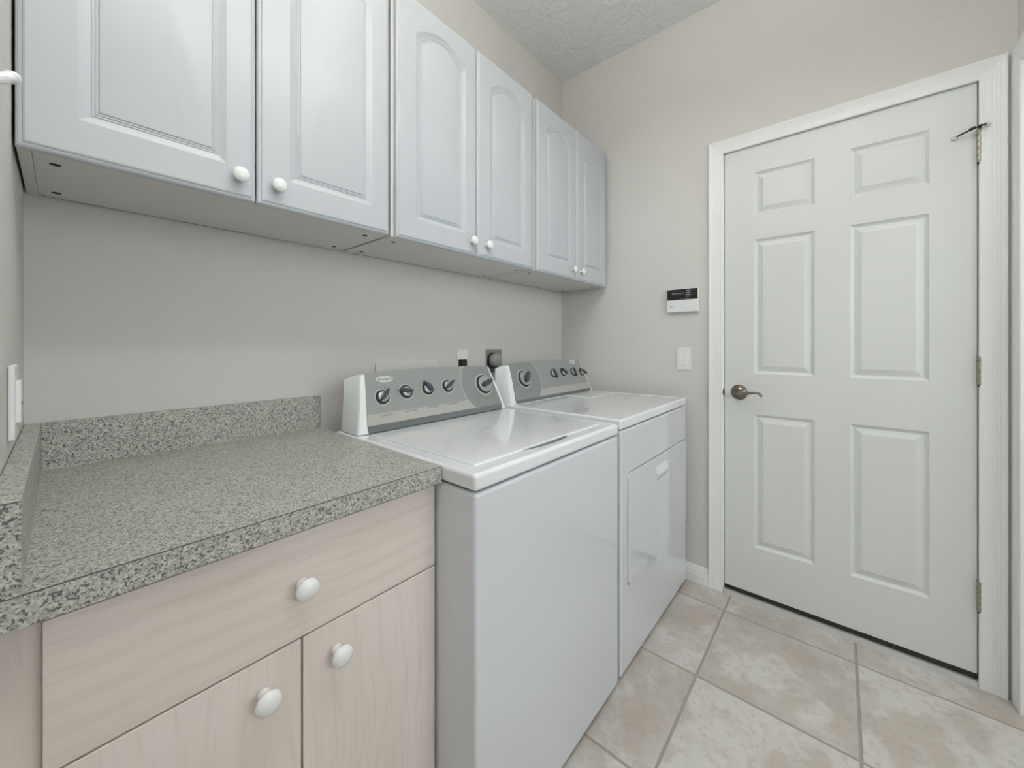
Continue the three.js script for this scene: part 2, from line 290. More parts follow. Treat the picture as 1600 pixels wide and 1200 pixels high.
// ---------------------------------------------------------------- six-panel door
const door = struct('door_1', [0.002, 0, DR.z1]);
{
  const XF = 0.002, zs = [[1.088, 1.3145], [1.432, 1.6585]], ys = [[1.82, 2.021], [1.0765, 1.7065], [0.26, 0.8855]];
  const sh = new THREE.Shape(); const rect = (p, a, b, c, d) => { p.moveTo(a, c); p.lineTo(b, c); p.lineTo(b, d); p.lineTo(a, d); p.closePath(); };
  rect(sh, DR.z0, DR.z1, DR.y0, DR.y1);
  for (const [a, b] of zs) for (const [c, d] of ys) { const h = new THREE.Path(); rect(h, a, b, c, d); sh.holes.push(h); }
  const g = new THREE.ExtrudeGeometry(sh, { depth: 0.043, bevelEnabled: false });
  g.applyMatrix4(new THREE.Matrix4().makeBasis(V(0, 0, 1), V(0, 1, 0), V(-1, 0, 0))); g.translate(XF + 0.043, 0, 0);
  part('slab', g, M.door, door);
  for (const [c, d] of ys) for (const [a, b] of zs) {
    const L = (o, x) => [V(x, c + o, a + o), V(x, c + o, b - o), V(x, d - o, b - o), V(x, d - o, a + o)];
    const prof = [[0, 0], [0.002, 0.003], [0.008, 0.0075], [0.011, 0.009], [0.014, 0.009], [0.034, 0.0025], [0.036, 0.0015], [0.038, 0.0015]];
    part('panel', loft(prof.map(([o, x]) => L(o, XF + x)), { cap1: true, crease: 0.25, flip: true }), M.door, door);
  }
  const sw = part('door_sweep', merge([box(0.0045, 0.043, 0.0225, 0.043, DR.z0 - 0.001, DR.z1 + 0.0035)]), M.sweep, door); sw.userData.label = 'dark rubber sweep';
  // lever handle
  const hc = [XF, 0.9845, 1.0262];
  const handle = part('handle', aim(lathe([[0, 0], [0.0355, 0], [0.0362, 0.002], [0.0352, 0.0042], [0.0325, 0.0048], [0.0315, 0.0038], [0.0305, 0.0048], [0.029, 0.0075], [0.0265, 0.0105], [0.024, 0.0112], [0.0232, 0.0102], [0.0222, 0.0112], [0.017, 0.0135], [0.013, 0.0155], [0.0125, 0.03], [0.0115, 0.044], [0, 0.046]], 40), hc, [-1, 0, 0]), M.bronze, door);
  handle.userData.label = 'aged bronze lever handle';
  part('lever', tube([[XF - 0.03, 0.9835, 1.0235], [XF - 0.045, 0.983, 1.0265], [XF - 0.051, 0.9805, 1.036], [XF - 0.053, 0.9815, 1.05], [XF - 0.054, 0.9875, 1.07], [XF - 0.0545, 0.9915, 1.09], [XF - 0.0545, 0.992, 1.105], [XF - 0.0545, 0.989, 1.117], [XF - 0.0545, 0.9845, 1.122], [XF - 0.0545, 0.981, 1.1225]], (t) => (t < 0.25 ? 0.0095 : t < 0.8 ? 0.0095 - (t - 0.25) * 0.008 : 0.0051 + (t - 0.8) * 0.006), 48, 12), M.bronze, handle);
  part('lever_scroll', aim(new THREE.SphereGeometry(0.0066, 16, 12), [XF - 0.0545, 0.9805, 1.1228], [-1, 0, 0]), M.bronze, handle);
  part('key_cylinder', aim(lathe([[0, 0], [0.0095, 0], [0.0095, 0.003], [0.007, 0.0035], [0.0065, 0.0025], [0, 0.0025]], 24), [XF - 0.046, 0.9838, 1.0262], [-1, 0, 0]), M.bronzeDark, handle);
  // hinges
  for (const [y0, y1] of [[1.858, 1.978], [1.0715, 1.173], [0.27, 0.3775]]) {
    const hg = part('hinge', box(-0.002, 0.001, y0, y1, 1.7735, 1.7842), M.hinge, door); hg.userData.label = 'brass-toned hinge';
    const n = 5, s = (y1 - y0) / n;
    for (let i = 0; i < n; i++) {
      const k = lathe([[0, 0], [0.0044, 0], [0.0045, 0.0008], [0.0066, 0.0013], [0.0066, s - 0.0017], [0.0045, s - 0.0009], [0.0044, s - 0.0004], [0, s - 0.0004]], 18); k.translate(-0.0068, y0 + i * s, 1.7793);
      part('knuckle', k, M.hinge, hg);
    }
    const tip = lathe([[0, 0], [0.0035, 0.0005], [0.005, 0.003], [0.0035, 0.006], [0, 0.007]], 14); tip.translate(-0.0068, y0 - 0.0065, 1.7793); part('hinge_pin', tip, M.bronzeDark, hg);
  }
  // hinge-pin door stop on the top hinge
  const st = part('hinge_stop', merge([tube([[-0.0105, 1.966, 1.7265], [-0.024, 1.9705, 1.7475], [-0.03, 1.9755, 1.768], [-0.03, 1.9785, 1.7793], [-0.028, 1.9805, 1.791]], 0.0028, 24, 8), tube([[-0.026, 1.973, 1.752], [-0.0298, 1.977, 1.768]], 0.005, 6, 10), tube([[-0.03, 1.9795, 1.78], [-0.0068, 1.9795, 1.7793]], 0.0042, 6, 8)]), M.bronzeDark, door);
  st.userData.label = 'bronze hinge-pin door stop';
  part('rubber_tip', aim(lathe([[0, 0], [0.007, 0], [0.0075, 0.004], [0.006, 0.009], [0, 0.01]], 18), [0.0012, 1.9635, 1.7195], [-0.8, 0.1, 0.35]), M.rubber, st);
  part('rubber_tip', aim(lathe([[0, 0], [0.007, 0], [0.0075, 0.004], [0.006, 0.009], [0, 0.01]], 18), [-0.0125, 1.983, 1.7975], [-0.7, 0, -0.4]), M.rubber, st);
}

// ================================================================ WALL CABINETS
const KN = [[0, 0], [0.009, 0], [0.0095, 0.002], [0.007, 0.005], [0.0065, 0.011], [0.009, 0.014], [0.0155, 0.0165], [0.0168, 0.0195], [0.0155, 0.023], [0.010, 0.0262], [0.004, 0.0275], [0, 0.0277]];
function cabinetDoor(parent, x0, x1, y0, y1, knobX) {
  const zb = 0.3215, zf = 0.3395, n = 10, m = 20;
  // loop: bottom n, right n, top m, left n points; arch gives the top its rise
  const loop = (a, b, c, d, z, rise) => {
    const L = [];
    for (let i = 0; i < n; i++) L.push(V(a + (b - a) * i / n, c, z));
    for (let i = 0; i < n; i++) L.push(V(b, c + (d - c) * i / n, z));
    for (let i = 0; i < m; i++) { const t = i / m; L.push(V(b + (a - b) * t, d + rise * Math.sin(Math.PI * t) ** 0.85, z)); }
    for (let i = 0; i < n; i++) L.push(V(a, d + (c - d) * i / n, z));
    return L;
  };
  const ed = [[0, zb], [0, zf - 0.0085], [0.0012, zf - 0.0058], [0.004, zf - 0.0036], [0.0075, zf - 0.003], [0.0085, zf - 0.0012], [0.011, zf]];
  const mL = 0.069, mR = 0.056, my = 0.071, mt = 0.112, R = 0.048;
  const pan = (o, z) => loop(x0 + mL + o, x1 - mR - o, y0 + my + o, y1 - mt - o, z, R);
  const d = part('door', loft([...ed.map(([o, z]) => loop(x0 + o, x1 - o, y0 + o, y1 - o, z, 0)), pan(0, zf)], { cap0: true, crease: 0.35 }), M.cab, parent);
  const pr = [[0, 0], [0.002, -0.0006], [0.006, -0.0026], [0.014, -0.0052], [0.0155, -0.0056], [0.0165, -0.0042], [0.018, -0.0042], [0.019, -0.0054], [0.020, -0.0054], [0.021, -0.0038], [0.0225, -0.0038], [0.0235, -0.0048], [0.0245, -0.0048], [0.0262, -0.0026], [0.028, -0.0022]];
  part('raised_panel', loft(pr.map(([o, z]) => pan(o, zf + z)), { cap1: true, crease: 0.35 }), M.cab, d);
  part('knob', aim(lathe(KN, 30), [knobX, 1.5995, zf - 0.0005], [0, 0, 1]), M.ceramic, d);
}
function wallCabinet(label, cx0, cx1, d0, dm, d1, knobs) {
  const t = thing('wall_cabinet', label, 'cabinet', [(cx0 + cx1) / 2, 1.5512, 0], 'white wall cabinets'), y0 = 1.5512, y1 = 2.334, zb = 0.0015, zf = 0.3205, w = 0.016;
  part('side_panel', box(cx0, cx0 + w, y0, y1, zb, zf, 0.0008, 1), M.cabUnderBounce, t);
  part('side_panel', box(cx1 - w, cx1, y0, y1, zb, zf, 0.0008, 1), M.cabUnderBounce, t);
  part('bottom_panel', box(cx0 + w + 0.0006, cx1 - w - 0.0006, y0 + 0.0004, y0 + w, 0.009, zf), M.cabUnderBounce, t);
  part('top_panel', box(cx0 + w, cx1 - w, y1 - w, y1 - 0.0004, zb, zf), M.cab, t);
  part('back_panel', box(cx0 + w + 0.004, cx1 - w - 0.004, y0 + 0.0012, y1 - w, 0.0025, 0.0084), M.gapShade, t);  // dark colour stands for the shaded slot along the wall
  for (const x of [cx0 + 0.042, cx1 - 0.042]) for (const z of [0.266, 0.056]) {
    const g = lathe([[0, 0], [0.0072, 0], [0.0072, 0.002], [0, 0.002]], 20); g.translate(x, y0 - 0.0003, z); part('fixing_hole', g, M.hole, t);
  }
  cabinetDoor(t, d0, dm - 0.0014, 1.5498, 2.336, knobs[0]);
  cabinetDoor(t, dm + 0.0014, d1, 1.5498, 2.336, knobs[1]);
}
wallCabinet('white two-door wall cabinet nearest the left wall, above the grey countertop', -2.1195, -1.4312, -2.1199, -1.7775, -1.4335, [-1.8125, -1.7355]);
wallCabinet('white arched-panel wall cabinet in the middle of the three, above the washer', -1.4185, -0.7115, -1.4089, -1.0675, -0.7279, [-1.0975, -1.0165]);
wallCabinet('white arched-panel wall cabinet farthest right, in the corner above the dryer', -0.7045, -0.0275, -0.6954, -0.359, -0.0302, [-0.399, -0.319]);

// ================================================================ BASE CABINET AND COUNTERTOP
const bc = thing('base_cabinet', 'pickled maple base cabinet with one drawer over two doors and white knobs', 'cabinet', [-1.81, 0, 0]);
{
  const zf = 0.6585, xr = -1.5075, yT = 0.8925, X0 = XL + 0.0015;
  part('side_panel', box(xr - 0.016, xr, 0, yT, 0.003, 0.6385), M.woodV, bc);
  part('side_panel', box(X0, X0 + 0.016, 0, yT, 0.003, 0.6235), M.woodV, bc);
  part('bottom_panel', box(X0 + 0.016, xr - 0.016, 0.1, 0.116, 0.003, 0.62), M.woodV, bc);
  part('toe_kick', box(X0 + 0.016, xr - 0.016, 0, 0.1, 0.56, 0.575), M.woodU, bc);
  part('back_panel', box(X0 + 0.016, xr - 0.016, 0.116, yT, 0.003, 0.008), M.woodU, bc);
  part('filler_strip', box(X0, -2.0852, 0.1, yT, 0.6235, 0.6425, 0.0006, 1), M.woodV, bc);
  part('face_rail', box(-2.0852, xr - 0.016, 0.862, yT, 0.6235, 0.6365), M.woodU, bc);
  part('face_rail', box(-2.0852, xr - 0.016, 0.684, 0.702, 0.6235, 0.6365), M.woodU, bc);
  part('face_stile', box(-1.806, -1.787, 0.116, 0.684, 0.6235, 0.6365), M.woodV, bc);
  const BK = KN.map(([r, y]) => [r * 1.16, y * 1.3]);
  const dr = part('drawer', box(-2.0848, xr, 0.6945, 0.8815, 0.639, zf, 0.0012, 1), M.woodU, bc);
  part('knob', aim(lathe(BK, 30), [-1.797, 0.788, zf - 0.0005], [0, 0, 1]), M.ceramic, dr);
  const dl = part('door', box(-2.0848, -1.7982, 0.105, 0.6912, 0.639, zf, 0.0012, 1), M.woodV, bc);
  part('knob', aim(lathe(BK, 30), [-1.856, 0.6325, zf - 0.0005], [0, 0, 1]), M.ceramic, dl);
  const rr = part('door', box(-1.7952, xr, 0.105, 0.6912, 0.639, zf, 0.0012, 1), M.woodV, bc);
  part('knob', aim(lathe(BK, 30), [-1.7365, 0.634, zf - 0.0005], [0, 0, 1]), M.ceramic, rr);
}
const ctop = thing('countertop', 'grey speckled laminate countertop with backsplash on the maple base cabinet', 'countertop', [-1.81, 0.893, 0.34]);
{
  const xe = -1.5055, X0 = XL + 0.001;
  part('slab', box(X0, xe, 0.8932, 0.931, 0.001, 0.6805, 0.0005, 1), M.laminate, ctop);
  part('front_edge', box(X0, xe, 0.8932, 0.9297, 0.6807, 0.6822, 0.0003, 1), M.laminate, ctop);
  part('edge_seam', box(X0, xe, 0.9297, 0.9309, 0.6806, 0.682), M.seam, ctop);
  part('backsplash', box(-2.0989, xe + 0.0005, 0.931, 1.0379, 0.001, 0.0205, 0.0006, 1), M.laminate, ctop);
  part('backsplash_end', box(xe + 0.0005, xe + 0.0014, 0.931, 1.0379, 0.001, 0.0205), M.seam, ctop);
  part('side_splash', box(X0, -2.0990, 0.931, 1.0379, 0.001, 0.6805, 0.0006, 1), M.laminate, ctop);
  part('side_splash_end', box(X0, -2.0990, 0.931, 1.0366, 0.6807, 0.6822, 0.0003, 1), M.laminate, ctop);
  part('edge_seam', box(X0, -2.0990, 1.0366, 1.0378, 0.6806, 0.682), M.seam, ctop);
}

// ================================================================ WASHER AND DRYER
const FA = V(0, 0.952, 0.264), FV = V(0, 0.9224, -0.3863), FN = V(0, 0.3863, 0.9224);
const faceM = (cx) => new THREE.Matrix4().makeBasis(V(1, 0, 0), FV, FN).setPosition(cx, FA.y, FA.z);
const onFace = (x, s, h = 0) => [x, FA.y + FV.y * s + FN.y * h, FA.z + FV.z * s + FN.z * h];
function printTex(w, h, draw) {                      // flat print on the control panel
  const c = document.createElement('canvas'); c.width = 2048; c.height = Math.round(2048 * h / w); const g = c.getContext('2d'), k = 2048 / w;
  draw(g, k, c); const t = new THREE.CanvasTexture(c); t.colorSpace = THREE.SRGBColorSpace; t.anisotropy = 8; t.needsUpdate = true; return t;
}
function console_(parent, cx, hwB, hwT, out, tex, arch) {
  // grey housing between the white end caps
  const prof = (x) => { const k = 1 - (x / hwB) ** 2, a = arch * k; return [V(cx + x, 0.936, 0.152), V(cx + x, 0.936, 0.262), V(cx + x, 0.952, 0.2605), V(cx + x, 1.109 + a, 0.1965 - a * 0.4), V(cx + x, 1.114 + a, 0.188), V(cx + x, 1.113 + a, 0.17), V(cx + x, 1.104 + a, 0.152)]; };
  const secs = []; for (let i = 0; i <= 16; i++) secs.push(prof(-hwT + 2 * hwT * i / 16));
  const con = part('console', loft(secs, { cap0: true, cap1: true, crease: 0.5 }), M.housing, parent);
  // face plate with printed markings
  const sh = new THREE.Shape(); sh.moveTo(-hwB, 0.006); sh.lineTo(hwB, 0.006);
  const top = (x) => 0.1765 + arch * (1 - (x / hwB) ** 2);
  for (let i = 0; i <= 24; i++) { const x = hwT - 2 * hwT * i / 24; sh.lineTo(x, top(x)); }
  sh.closePath();
  const g = new THREE.ExtrudeGeometry(sh, { depth: 0.0035, bevelEnabled: true, bevelThickness: 0.0008, bevelSize: 0.0008, bevelSegments: 2 });
  const p = g.attributes.position, uv = g.attributes.uv; for (let i = 0; i < p.count; i++) uv.setXY(i, (p.getX(i) + hwB) / (2 * hwB), p.getY(i) / 0.2);
  g.applyMatrix4(faceM(cx));
  part('face_plate', g, std({ map: tex, roughness: 0.38, metalness: 0.12 }), con);
  part('kick_strip', hull([[cx - hwB - 0.0005, 0.9365, 0.2565], [cx + hwB + 0.0005, 0.9365, 0.2565], [cx - hwB, 0.9365, 0.2675], [cx + hwB, 0.9365, 0.2675], [cx - hwB, 0.9585, 0.2655], [cx + hwB, 0.9585, 0.2655], [cx - hwB, 0.9585, 0.255], [cx + hwB, 0.9585, 0.255]]), M.kick, con);
  for (const s of [-1, 1]) {
    const X = (v) => cx + s * v;
    // level loops run back-inner, back-outer, front-outer, front-inner; each corner leans in towards the top
    const lo = [[hwB - 0.001, 0.151], [out - 0.003, 0.151], [out, 0.156], [out - 0.0005, 0.252], [out - 0.002, 0.2585], [out - 0.006, 0.2628], [hwB + 0.002, 0.268], [hwB - 0.001, 0.268]];
    const hi = [[hwT - 0.001, 0.151], [hwT + 0.044, 0.151], [hwT + 0.0445, 0.154], [hwT + 0.0185, 0.187], [hwT + 0.0165, 0.1925], [hwT + 0.0135, 0.196], [hwT + 0.0012, 0.2], [hwT - 0.001, 0.2]];
    const hy = [1.1125, 1.1, 1.1, 1.109, 1.1105, 1.1115, 1.1145, 1.1145], loops = [];
    for (let q = 0; q <= 12; q++) { const t = q / 12; loops.push(lo.map(([a, z], n) => V(X(a + (hi[n][0] - a) * t), 0.9355 + (hy[n] - 0.9355) * t, z + (hi[n][1] - z) * t + 0.003 * Math.sin(Math.PI * t)))); }
    loops.push(loops[12].map((v, n) => v.clone().lerp(V(X(hwT + 0.01), 1.114, 0.17), 0.12).setY(v.y + 0.002)));
    part('end_cap', loft(loops, { cap0: true, cap1: true, crease: 0.45 }), M.plasticWhite, con);
  }
  return con;
}
function bladeGeo(len0, len1, wid, h) {             // a raised grip, pointed at the far end, rounded at the near end
  const s = new THREE.Shape(); s.moveTo(-len0, 0); s.quadraticCurveTo(-len0 * 0.9, -wid, 0, -wid * 0.92); s.quadraticCurveTo(len1 * 0.6, -wid * 0.8, len1, -wid * 0.28); s.lineTo(len1, wid * 0.28); s.quadraticCurveTo(len1 * 0.6, wid * 0.8, 0, wid * 0.92); s.quadraticCurveTo(-len0 * 0.9, wid, -len0, 0);
  const g = new THREE.ExtrudeGeometry(s, { depth: h - 0.002, bevelEnabled: true, bevelThickness: 0.002, bevelSize: 0.0012, bevelSegments: 2, curveSegments: 8 });
  g.rotateX(-Math.PI / 2); return g;                 // the blade stands along +Y, its tip along +X
}
function knob(parent, x, s, deg, big) {
  const r = big ? 0.0405 : 0.0238, n = [FN.x, FN.y, FN.z], at = onFace(x, s, 0.0042);
  const put = (g) => { const m = new THREE.Matrix4().makeBasis(V(1, 0, 0), FN, FV.clone().negate()); m.setPosition(...at); g.applyMatrix4(m); return g; };
  const k = part('control_knob', put(lathe([[0, 0], [r, 0], [r, 0.004], [r - 0.0015, 0.0058], [r * 0.86, 0.0062], [0, 0.0062]], 36)), M.skirt, parent);
  k.userData.label = big ? 'large cycle dial' : 'small round selector knob';
  const d = r * (big ? 0.86 : 0.76), h = big ? 0.012 : 0.010;
  part('dial', put(lathe([[d, 0.006], [d, h - 0.002], [d - 0.0015, h], [d * 0.7, h + 0.0012], [0, h + 0.0018]], 36)), M.silver, k);
  const b = bladeGeo(big ? 0.026 : d * 1.0, big ? 0.03 : r * 1.22, big ? 0.011 : 0.0062, big ? 0.024 : 0.013); b.rotateY(deg * Math.PI / 180); b.translate(0, 0.0075, 0);
  part('grip', put(b), M.dark, k);
}
function halo(g, k, X, Y, x, s, r, ticks, a0, a1) {   // pale printed ring with tick marks round a knob
  g.fillStyle = '#b9bab2'; g.beginPath(); g.arc(X(x), Y(s), r * k, 0, 7); g.fill();
  g.strokeStyle = '#5a605f'; g.lineWidth = 0.0013 * k;
  for (let i = 0; i < ticks; i++) { const a = (a0 + (a1 - a0) * i / (ticks - 1)) * Math.PI / 180, c = Math.cos(a), q = -Math.sin(a); g.beginPath(); g.moveTo(X(x) + c * r * 1.08 * k, Y(s) + q * r * 1.08 * k); g.lineTo(X(x) + c * r * (r > 0.04 ? 1.5 : 1.25) * k, Y(s) + q * r * (r > 0.04 ? 1.5 : 1.25) * k); g.stroke(); }
}
function panelPrint(hw, side, bigX, bigS, smalls, words) { // side +1: big dial on the right
  return printTex(2 * hw, 0.2, (g, k, c) => {
    const X = (x) => (x + hw) * k, Y = (s) => c.height - s * k;
    g.fillStyle = '#9a9e9d'; g.fillRect(0, 0, c.width, c.height);
    g.fillStyle = '#b4b5af'; g.fillRect(0, Y(0.041), c.width, 0.041 * k);        // pale band for the words
    // dial field: rounded area of radius 0.122 about the big dial
    g.save(); g.beginPath(); g.arc(X(bigX), Y(bigS), 0.122 * k, 0, 7); g.rect(side > 0 ? X(bigX) : 0, 0, side > 0 ? c.width : X(bigX), c.height); g.clip();
    g.fillStyle = '#8c9290'; g.fillRect(0, 0, c.width, c.height); g.restore();
    g.strokeStyle = '#b4b7b0'; g.lineWidth = 0.004 * k; g.beginPath(); g.arc(X(bigX), Y(bigS), 0.122 * k, side > 0 ? Math.PI * 0.72 : -Math.PI * 0.3, side > 0 ? Math.PI * 1.3 : Math.PI * 0.28); g.stroke();
    halo(g, k, X, Y, bigX, bigS, 0.048, 12, 20, 350);
    for (const [x, s] of smalls) halo(g, k, X, Y, x, s, 0.0295, 7, 20, 160);
    g.fillStyle = '#4c5252'; g.textAlign = 'center'; g.textBaseline = 'middle';
    for (const [txt, x, s, size] of words) { g.font = `${Math.round(size * k)}px sans-serif`; g.fillText(txt, X(x), Y(s)); }
  });
}
function badge(parent, x, s, w) {
  const t = printTex(1, 0.4, (g, k, c) => { g.fillStyle = '#d4d7d5'; g.fillRect(0, 0, c.width, c.height); g.fillStyle = '#3a4042'; g.font = 'italic bold 330px serif'; g.textAlign = 'center'; g.textBaseline = 'middle'; g.fillText('Whirlpool', c.width / 2, c.height / 2); });
  const sh = new THREE.Shape(); sh.absellipse(0, 0, w, w * 0.36, 0, Math.PI * 2);
  const g = new THREE.ExtrudeGeometry(sh, { depth: 0.0022, bevelEnabled: true, bevelThickness: 0.0008, bevelSize: 0.0008, bevelSegments: 2, curveSegments: 40 }), p = g.attributes.position, uv = g.attributes.uv;
  for (let i = 0; i < p.count; i++) uv.setXY(i, p.getX(i) / w * 0.5 + 0.5, p.getY(i) / (w * 0.8) + 0.5);
  g.applyMatrix4(faceM(x)); const o = onFace(0, s, 0.0038); g.translate(0, o[1] - FA.y, o[2] - FA.z);
  part('badge', g, std({ map: t, roughness: 0.3, metalness: 0.2 }), parent);
}
const ev = new Evaluator(); ev.useGroups = false; ev.attributes = ['position', 'normal', 'uv'];
const sub = (a, b) => { const A = new Brush(a), B = new Brush(b); A.updateMatrixWorld(); B.updateMatrixWorld(); const r = ev.evaluate(A, B, SUBTRACTION); return r.geometry; };

const washer = thing('washer', 'white top-loading washing machine beside the countertop, with grey control panel', 'washing machine', [-1.1588, 0, 0.46]);
{
  const x0 = -1.5034, x1 = -0.8142, zb = 0.13, zf = 0.7943;
  part('body', merge([box(x0 + 0.001, x1 - 0.001, 0.014, 0.8905, zb + 0.003, zf - 0.001, 0.009, 4)]), M.enamelBody, washer);
  for (const [x, z] of [[x0 + 0.05, zb + 0.06], [x1 - 0.05, zb + 0.06], [x0 + 0.05, zf - 0.06], [x1 - 0.05, zf - 0.06]]) { const g = lathe([[0, 0], [0.02, 0], [0.02, 0.006], [0.008, 0.008], [0.008, 0.018], [0, 0.018]], 16); g.translate(x, 0.0002, z); part('foot', g, M.black, washer); }
  let topG = box(x0, x1, 0.8945, 0.9335, zb, zf, 0.010, 4);
  const sc = new THREE.SphereGeometry(1, 40, 20); sc.scale(0.122, 0.04, 0.033); sc.translate(-1.182, 0.938, 0.7345);
  topG = sub(topG, boxUV(sc));
  part('top', topG, M.enamel, washer);
  part('lid', box(-1.4625, -0.8555, 0.9315, 0.9368, 0.284, 0.7475, 0.0026, 3), M.enamel, washer).userData.label = 'flat white lid';
  part('lid_panel', box(-1.4555, -0.8625, 0.936, 0.9372, 0.291, 0.7405, 0.0006, 2), M.enamel, washer);
  const c = -1.1588, hw = 0.304;
  const smalls = [[-1.3951, 0.0945], [-1.3032, 0.1035], [-1.2117, 0.107], [-1.1195, 0.108]];
  const tex = panelPrint(hw, 1, -0.9269 - c, 0.0985, smalls.map(([x, s]) => [x - c, s]), [
    ['LOAD SIZE', -1.391 - c, 0.0325, 0.0085], ['WATER TEMP', -1.3 - c, 0.0345, 0.0085], ['SPIN SPEED', -1.206 - c, 0.036, 0.0085], ['EXTRA RINSE', -1.115 - c, 0.0365, 0.0085]]);
  const con = console_(washer, c, hw, 0.281, 0.337, tex, 0.0105);
  badge(con, -1.375, 0.1545, 0.031);
  const deg = [48, 168, 128, 32]; smalls.forEach(([x, s], i) => knob(washer, x, s, deg[i], false));
  knob(washer, -0.9269, 0.0985, 20, true);
}
const dryer = thing('dryer', 'white front-loading clothes dryer between washer and door wall, with grey control panel', 'clothes dryer', [-0.4222, 0, 0.46]);
{
  const x0 = -0.798, x1 = -0.0485, zb = 0.13, zf = 0.7949;
  // front panel with a pocket that the door fills
  let body = box(x0 + 0.001, x1 - 0.001, 0.018, 0.9025, zb + 0.003, zf - 0.001, 0.007, 4);
  const outline = (a, b, y0, y1, r) => { const o = new THREE.Shape(); o.moveTo(a + r, y0); o.lineTo(b - r, y0); o.quadraticCurveTo(b, y0, b, y0 + r); o.lineTo(b, y1 - r); o.quadraticCurveTo(b, y1, b - r, y1); o.lineTo(a + r, y1); o.quadraticCurveTo(a, y1, a, y1 - r); o.lineTo(a, y0 + r); o.quadraticCurveTo(a, y0, a + r, y0); return o; };
  const pocket = new THREE.ExtrudeGeometry(outline(-0.7425, -0.0525, 0.3185, 0.7385, 0.026), { depth: 0.03, bevelEnabled: false }); pocket.translate(0, 0, zf - 0.0135);
  body = sub(body, boxUV(pocket));
  part('body', body, M.enamelBody, dryer);
  for (const [x, z] of [[x0 + 0.05, zb + 0.06], [x1 - 0.05, zb + 0.06], [x0 + 0.05, zf - 0.06], [x1 - 0.05, zf - 0.06]]) { const g = lathe([[0, 0], [0.02, 0], [0.02, 0.006], [0.008, 0.008], [0.008, 0.022], [0, 0.022]], 16); g.translate(x, 0.0002, z); part('foot', g, M.black, dryer); }
  let topG = box(x0, x1, 0.906, 0.9435, zb, zf, 0.008, 4);
  const tray = new RoundedBoxGeometry(0.70, 0.006, 0.488, 3, 0.0028); tray.translate(-0.4222, 0.9448, 0.522); topG = sub(topG, boxUV(tray));
  part('top', topG, M.enamel, dryer);
  part('lint_screen_door', box(-0.372, -0.085, 0.9415, 0.9452, 0.277, 0.425, 0.0015, 2), M.enamel, dryer);
  let dg = new THREE.ExtrudeGeometry(outline(-0.7365, -0.0585, 0.3245, 0.7325, 0.021), { depth: 0.0095, bevelEnabled: true, bevelThickness: 0.0032, bevelSize: 0.0025, bevelSegments: 3 }); dg.translate(0, 0, zf - 0.0095); dg = boxUV(dg);
  const pk = new RoundedBoxGeometry(0.142, 0.062, 0.02, 3, 0.009); pk.translate(-0.392, 0.667, zf + 0.0045);
  const dd = part('door', sub(dg, boxUV(pk)), M.enamelBody, dryer); dd.userData.label = 'wide hinged dryer door';
  part('handle', merge([hull([[-0.459, 0.695, zf - 0.004], [-0.325, 0.695, zf - 0.004], [-0.459, 0.664, zf - 0.004], [-0.325, 0.664, zf - 0.004], [-0.456, 0.694, zf + 0.001], [-0.328, 0.694, zf + 0.001], [-0.456, 0.658, zf + 0.008], [-0.328, 0.658, zf + 0.008], [-0.448, 0.654, zf + 0.007], [-0.336, 0.654, zf + 0.007], [-0.448, 0.654, zf], [-0.336, 0.654, zf]])]), M.enamel, dd);
  const c = -0.4222, hw = 0.334;
  const smalls = [[-0.4088, 0.1165], [-0.3128, 0.1155], [-0.2161, 0.1135], [-0.1243, 0.107]];
  const tex = panelPrint(hw, -1, -0.6552 - c, 0.1035, smalls.map(([x, s]) => [x - c, s]), []);
  const con = console_(dryer, c, hw, 0.311, 0.367, tex, 0.0155);
  badge(con, -0.19, 0.171, 0.031);
  const deg = [285, 140, 275, 330]; smalls.forEach(([x, s], i) => knob(dryer, x, s, deg[i], false));
  knob(dryer, -0.6552, 0.1035, 55, true);
}

// ================================================================ THINGS ON THE WALLS
const screw = (pos, dir) => aim(lathe([[0, 0], [0.003, 0], [0.0028, 0.0008], [0, 0.0012]], 12), pos, dir);
// white panel over the washer's supply box
{
  const t = thing('outlet_box', 'off-white rectangular wall panel behind the washer control panel', 'wall panel', [-1.1463, 0.93, 0]);
  part('frame', box(-1.2932, -0.9994, 0.93, 1.1395, 0.0005, 0.011, 0.003, 2), M.ivory, t);
  part('cover', box(-1.284, -1.0086, 0.938, 1.1315, 0.0105, 0.0116, 0.0005, 1), M.ivory, t);
}
{
  const x = -0.8503, y = 1.131;
  const t = thing('power_outlet', 'white wall outlet behind the washer with a black plug in it', 'outlet', [x, 1.0735, 0]);
  part('plate', box(x - 0.0345, x + 0.0345, 1.0735, 1.1885, 0.0005, 0.0062, 0.003, 3), M.devWhite, t);
  for (const dy of [0.0195, -0.0195]) part('receptacle', box(x - 0.0165, x + 0.0165, y + dy - 0.014, y + dy + 0.014, 0.004, 0.0078, 0.003, 2), M.devWhite, t);
  part('screw', screw([x, y, 0.0062], [0, 0, 1]), M.silver, t);
  const p = thing('power_plug', 'black power plug with cord in the white outlet', 'plug', [x, 1.09, 0.0085]);
  const q = x - 0.008; part('plug_body', hull([[q - 0.018, 1.142, 0.0085], [q + 0.018, 1.142, 0.0085], [q - 0.018, 1.1, 0.0085], [q + 0.018, 1.1, 0.0085], [q - 0.018, 1.144, 0.016], [q + 0.018, 1.144, 0.016], [q - 0.016, 1.143, 0.03], [q + 0.016, 1.143, 0.03], [q - 0.012, 1.09, 0.036], [q + 0.012, 1.09, 0.036], [q - 0.01, 1.086, 0.02], [q + 0.01, 1.086, 0.02]]), M.black, p);
  part('cord', tube([[x, 1.087, 0.027], [x, 1.06, 0.031], [x + 0.005, 1.0, 0.035], [x + 0.01, 0.8, 0.04], [x + 0.01, 0.5, 0.045]], 0.0045, 30, 8), M.black, p);
}
